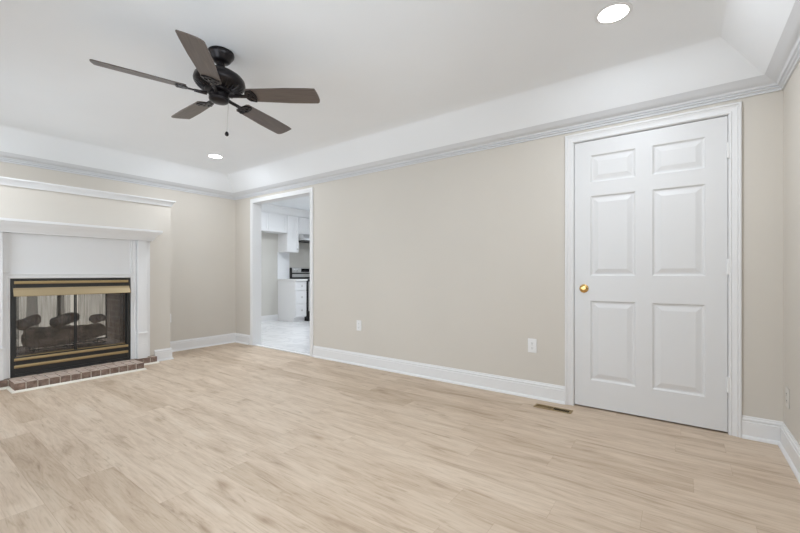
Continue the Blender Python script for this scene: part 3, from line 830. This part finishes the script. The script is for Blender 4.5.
# ------------------------------------------------------------------ outlets and floor register
def outlet(loc, rz, label, mat='plastic', group='wall outlets'):
    t = empty('wall_outlet', loc, label, 'outlet', group, rz)
    o = make('cover_plate', bx(-.036, .036, -.006, 0, -.058, .058), M[mat], t, loc=(0, 0, 0), bevel=.003)
    for dz in (.020, -.020):
        s = make('socket', lathe(bmesh.new(), [(.001, -.0075), (.0155, -.0075), (.0165, -.0062), (.001, -.0061)], 20, axis='y'), M[mat], t, loc=(0, 0, dz))
        bm = bmesh.new()
        box(bm, -.0065, -.0045, -.0082, -.0076, -.002, .006); box(bm, .0045, .0065, -.0082, -.0076, -.002, .006)
        lathe(bm, [(.001, -.0082), (.0022, -.0082), (.0022, -.0076), (.001, -.0076)], 10, c=(0, 0, -.008), axis='y')
        make('socket_slots', bm, M['slot'], s, loc=(0, 0, 0))
    make('screw', lathe(bmesh.new(), [(.001, -.0072), (.003, -.0070), (.003, -.0061), (.001, -.0061)], 10, axis='y'), M['nickel'], t, loc=(0, 0, 0))
    return t
outlet((-1.000, YN - .0005, .432), 0, 'white double wall outlet beside the panel door')
outlet((-2.93, YN - .0005, .446), 0, 'white wall outlet in the middle of the long beige wall')
outlet((XW + .0005, 2.288, .446), PI / 2, 'white wall outlet half hidden behind the chimney breast corner')
outlet((XE - .0005, 3.10, .318), -PI / 2, 'painted over wall outlet on the side wall by the corner', 'plastic_cream')

reg = empty('floor_register', (-.79, 3.058, 0), 'brass slotted floor vent set in the planks before the door casing', 'vent')
a0, a1, b0, b1 = -.925, -.655, 3.018, 3.100
bm = bmesh.new()
box(bm, a0, a1, b0, b0 + .014, .0005, .005); box(bm, a0, a1, b1 - .014, b1, .0005, .005)
box(bm, a0, a0 + .014, b0 + .014, b1 - .014, .0005, .005); box(bm, a1 - .014, a1, b0 + .014, b1 - .014, .0005, .005)
am = (a0 + a1) / 2; box(bm, am - .006, am + .006, b0 + .014, b1 - .014, .0005, .005)
make('register_frame', bm, M['brass_soft'], reg, bevel=.001)
bm = bmesh.new()
box(bm, HA + .001, HB_ - .001, HC_ + .001, HD - .001, -.058, -.055)
for r in ((HA + .001, HA + .003, HC_ + .001, HD - .001), (HB_ - .003, HB_ - .001, HC_ + .001, HD - .001), (HA + .003, HB_ - .003, HC_ + .001, HC_ + .003), (HA + .003, HB_ - .003, HD - .003, HD - .001)):
    box(bm, *r, -.055, -.002)
make('duct_boot', bm, M['dark_gap'], reg)
for (s0, s1, sg) in ((a0 + .014, am - .006, -1), (am + .006, a1 - .014, 1)):
    bm = bmesh.new(); n = 8; h = (s1 - s0) / n
    for k in range(n):
        c = s0 + (k + .5) * h; w = .0042 if sg < 0 else .005
        q0 = [(c - w, .004 if sg < 0 else -.005), (c + w, -.005 if sg < 0 else .004)]
        A = [bm.verts.new((x, yy_, z + t)) for t in (0, -.0015) for (x, z) in q0 for yy_ in (b0 + .013, b1 - .013)]
        for f in ((0, 1, 3, 2), (4, 6, 7, 5), (0, 4, 5, 1), (2, 3, 7, 6), (0, 2, 6, 4), (1, 5, 7, 3)): bm.faces.new([A[i_] for i_ in f])
    make('grille', bm, M['brass_soft'], reg)

# ------------------------------------------------------------------ kitchen
def knob(parent, x, y, z):
    make('knob', lathe(bmesh.new(), [(.001, 0), (.005, 0), (.005, .012), (.018, .018), (.019, .024), (.012, .028), (.001, .028)], 16, c=(x, y, z), axis='x'), M['nickel'], parent, smooth=True)
def shaker(name, parent, x, y0, y1, z0, z1):
    bm = bmesh.new(); w = .055 if z1 - z0 > .2 else .035
    box(bm, x, x + .012, y0, y1, z0, z1)
    box(bm, x + .012, x + .020, y0, y0 + w, z0, z1); box(bm, x + .012, x + .020, y1 - w, y1, z0, z1)
    box(bm, x + .012, x + .020, y0 + w, y1 - w, z0, z0 + w); box(bm, x + .012, x + .020, y0 + w, y1 - w, z1 - w, z1)
    return make(name, bm, M['cabinet'], parent, bevel=.0015)
def wall_cab(y0, y1, z0, z1, doors, label, knobs):
    t = empty('wall_cabinet', (KX, (y0 + y1) / 2, z0), label, 'cabinet', 'kitchen wall cabinets')
    make('cabinet_box', bx(KX + .0005, KX + .30, y0 + .001, y1 - .001, z0, z1), M['cabinet'], t)
    w = (y1 - y0) / doors
    for k in range(doors):
        d = shaker('cabinet_door', t, KX + .301, y0 + k * w + .004, y0 + (k + 1) * w - .004, z0 + .003, z1 - .003)
        if knobs: knob(d, KX + .321, y0 + (k + 1) * w - .05, z0 + .07)
wall_cab(4.34, 5.248, 1.90, 2.284, 2, 'short white wall cabinet above the empty fridge alcove', False)
wall_cab(5.252, 5.562, 1.495, 2.284, 1, 'tall narrow white wall cabinet above the drawers', True)
wall_cab(5.566, 6.326, 1.905, 2.284, 2, 'short white wall cabinet above the range hood', False)
wall_cab(6.330, 7.10, 1.495, 2.284, 2, 'white wall cabinet past the range hood', True)
def base_cab(y0, y1, label, side):
    t = empty('base_cabinet', (KX, (y0 + y1) / 2, 0), label, 'cabinet', 'kitchen base cabinets')
    bm = bmesh.new(); box(bm, KX + .0005, KX + .585, y0 + .001, y1 - .001, .10, .875); box(bm, KX + .0005, KX + .53, y0 + .001, y1 - .001, .0005, .10)
    make('cabinet_box', bm, M['cabinet'], t)
    for (z0, z1) in ((.118, .380), (.398, .660), (.678, .862)):
        d = shaker('drawer', t, KX + .5855, y0 + .010, y1 - .010, z0, z1); knob(d, KX + .606, (y0 + y1) / 2, (z0 + z1) / 2)
base_cab(5.25, 5.545, 'narrow white kitchen base cabinet with three drawers beside the range', 1)
base_cab(6.32, 7.10, 'wide white base cabinet with three drawers past the range', 1)
tag(make('countertop', bx(KX + .0005, KX + .63, 5.235, 5.546, .876, .912), M['quartz'], bevel=.003), 'white countertop on the narrow drawer cabinet', 'countertop')
tag(make('countertop', bx(KX + .0005, KX + .63, 6.319, 7.11, .876, .912), M['quartz'], bevel=.003), 'white countertop past the range', 'countertop')
tag(make('trim_6', bx(KX, KX + .012, 5.235, 5.55, .913, 1.494), M['backsplash']), 'white backsplash between narrow countertop and tall wall cabinet', 'backsplash', **S)
rg = empty('kitchen_range', (KX + .3, 5.93, 0), 'stainless and black electric range beside the drawer cabinet', 'range')
RY0, RY1 = 5.552, 6.312
bm = bmesh.new(); box(bm, KX + .03, KX + .64, RY0, RY1, .06, .905); box(bm, KX + .08, KX + .60, RY0 + .02, RY1 - .02, .0005, .06)
make('range_body', bm, M['black'], rg, bevel=.003)
make('cooktop', bx(KX + .03, KX + .655, RY0, RY1, .9055, .918), M['glassblack'], rg, bevel=.003)
bm = bmesh.new(); box(bm, KX + .013, KX + .085, RY0, RY1, .9185, 1.165)
make('backguard_shell', bm, M['black'], rg, bevel=.004)
bg = make('backguard_panel', bx(KX + .0855, KX + .095, RY0 + .012, RY1 - .004, 1.050, 1.162), M['steel'], rg, bevel=.002, label='stainless control panel')
make('control_display', bx(KX + .0952, KX + .098, RY0 + .26, RY0 + .50, 1.065, 1.145), M['glassblack'], bg)
for y in (RY0 + .07, RY0 + .16, RY1 - .16, RY1 - .07):
    make('range_knob', lathe(bmesh.new(), [(.001, 0), (.024, 0), (.022, .022), (.018, .026), (.001, .026)], 20, c=(KX + .0955, y, 1.10), axis='x'), M['steel'], bg, smooth=True)
make('backguard_band', bx(KX + .0855, KX + .10, RY0 + .012, RY1 - .004, .950, 1.020), M['steel'], rg, bevel=.002)
od = make('oven_door', bx(KX + .6405, KX + .675, RY0 + .008, RY1 - .008, .22, .86), M['steel'], rg, bevel=.004)
make('oven_window', bx(KX + .6755, KX + .678, RY0 + .09, RY1 - .09, .36, .70), M['glassblack'], od)
bm = bmesh.new(); tube(bm, [(KX + .676, RY0 + .06, .80), (KX + .71, RY0 + .06, .80), (KX + .72, RY0 + .10, .80), (KX + .72, RY1 - .10, .80), (KX + .71, RY1 - .06, .80), (KX + .676, RY1 - .06, .80)], .010, 10)
make('oven_handle', bm, M['steel'], od, smooth=True)
make('storage_drawer', bx(KX + .6405, KX + .67, RY0 + .008, RY1 - .008, .07, .21), M['black'], rg, bevel=.003)
rh = empty('range_hood', (KX, 5.93, 1.76), 'slim white and steel range hood under the short cabinet', 'range hood')
bm = bmesh.new()
for y in (5.57, 6.322): pass
pts = [(KX + .0005, 1.904), (KX + .44, 1.904), (KX + .50, 1.80), (KX + .50, 1.765), (KX + .0005, 1.765)]
A = [bm.verts.new((x, 5.568, z)) for x, z in pts]; B = [bm.verts.new((x, 6.324, z)) for x, z in pts]
for k in range(5): bm.faces.new((A[k], A[(k + 1) % 5], B[(k + 1) % 5], B[k]))
bm.faces.new(A); bm.faces.new(B[::-1])
make('hood_shell', bm, M['steel'], rh, label='brushed steel hood shell')
make('hood_filter', bx(KX + .03, KX + .47, 5.60, 6.30, 1.745, 1.7645), M['black_matte'], rh, label='dark underside filter')
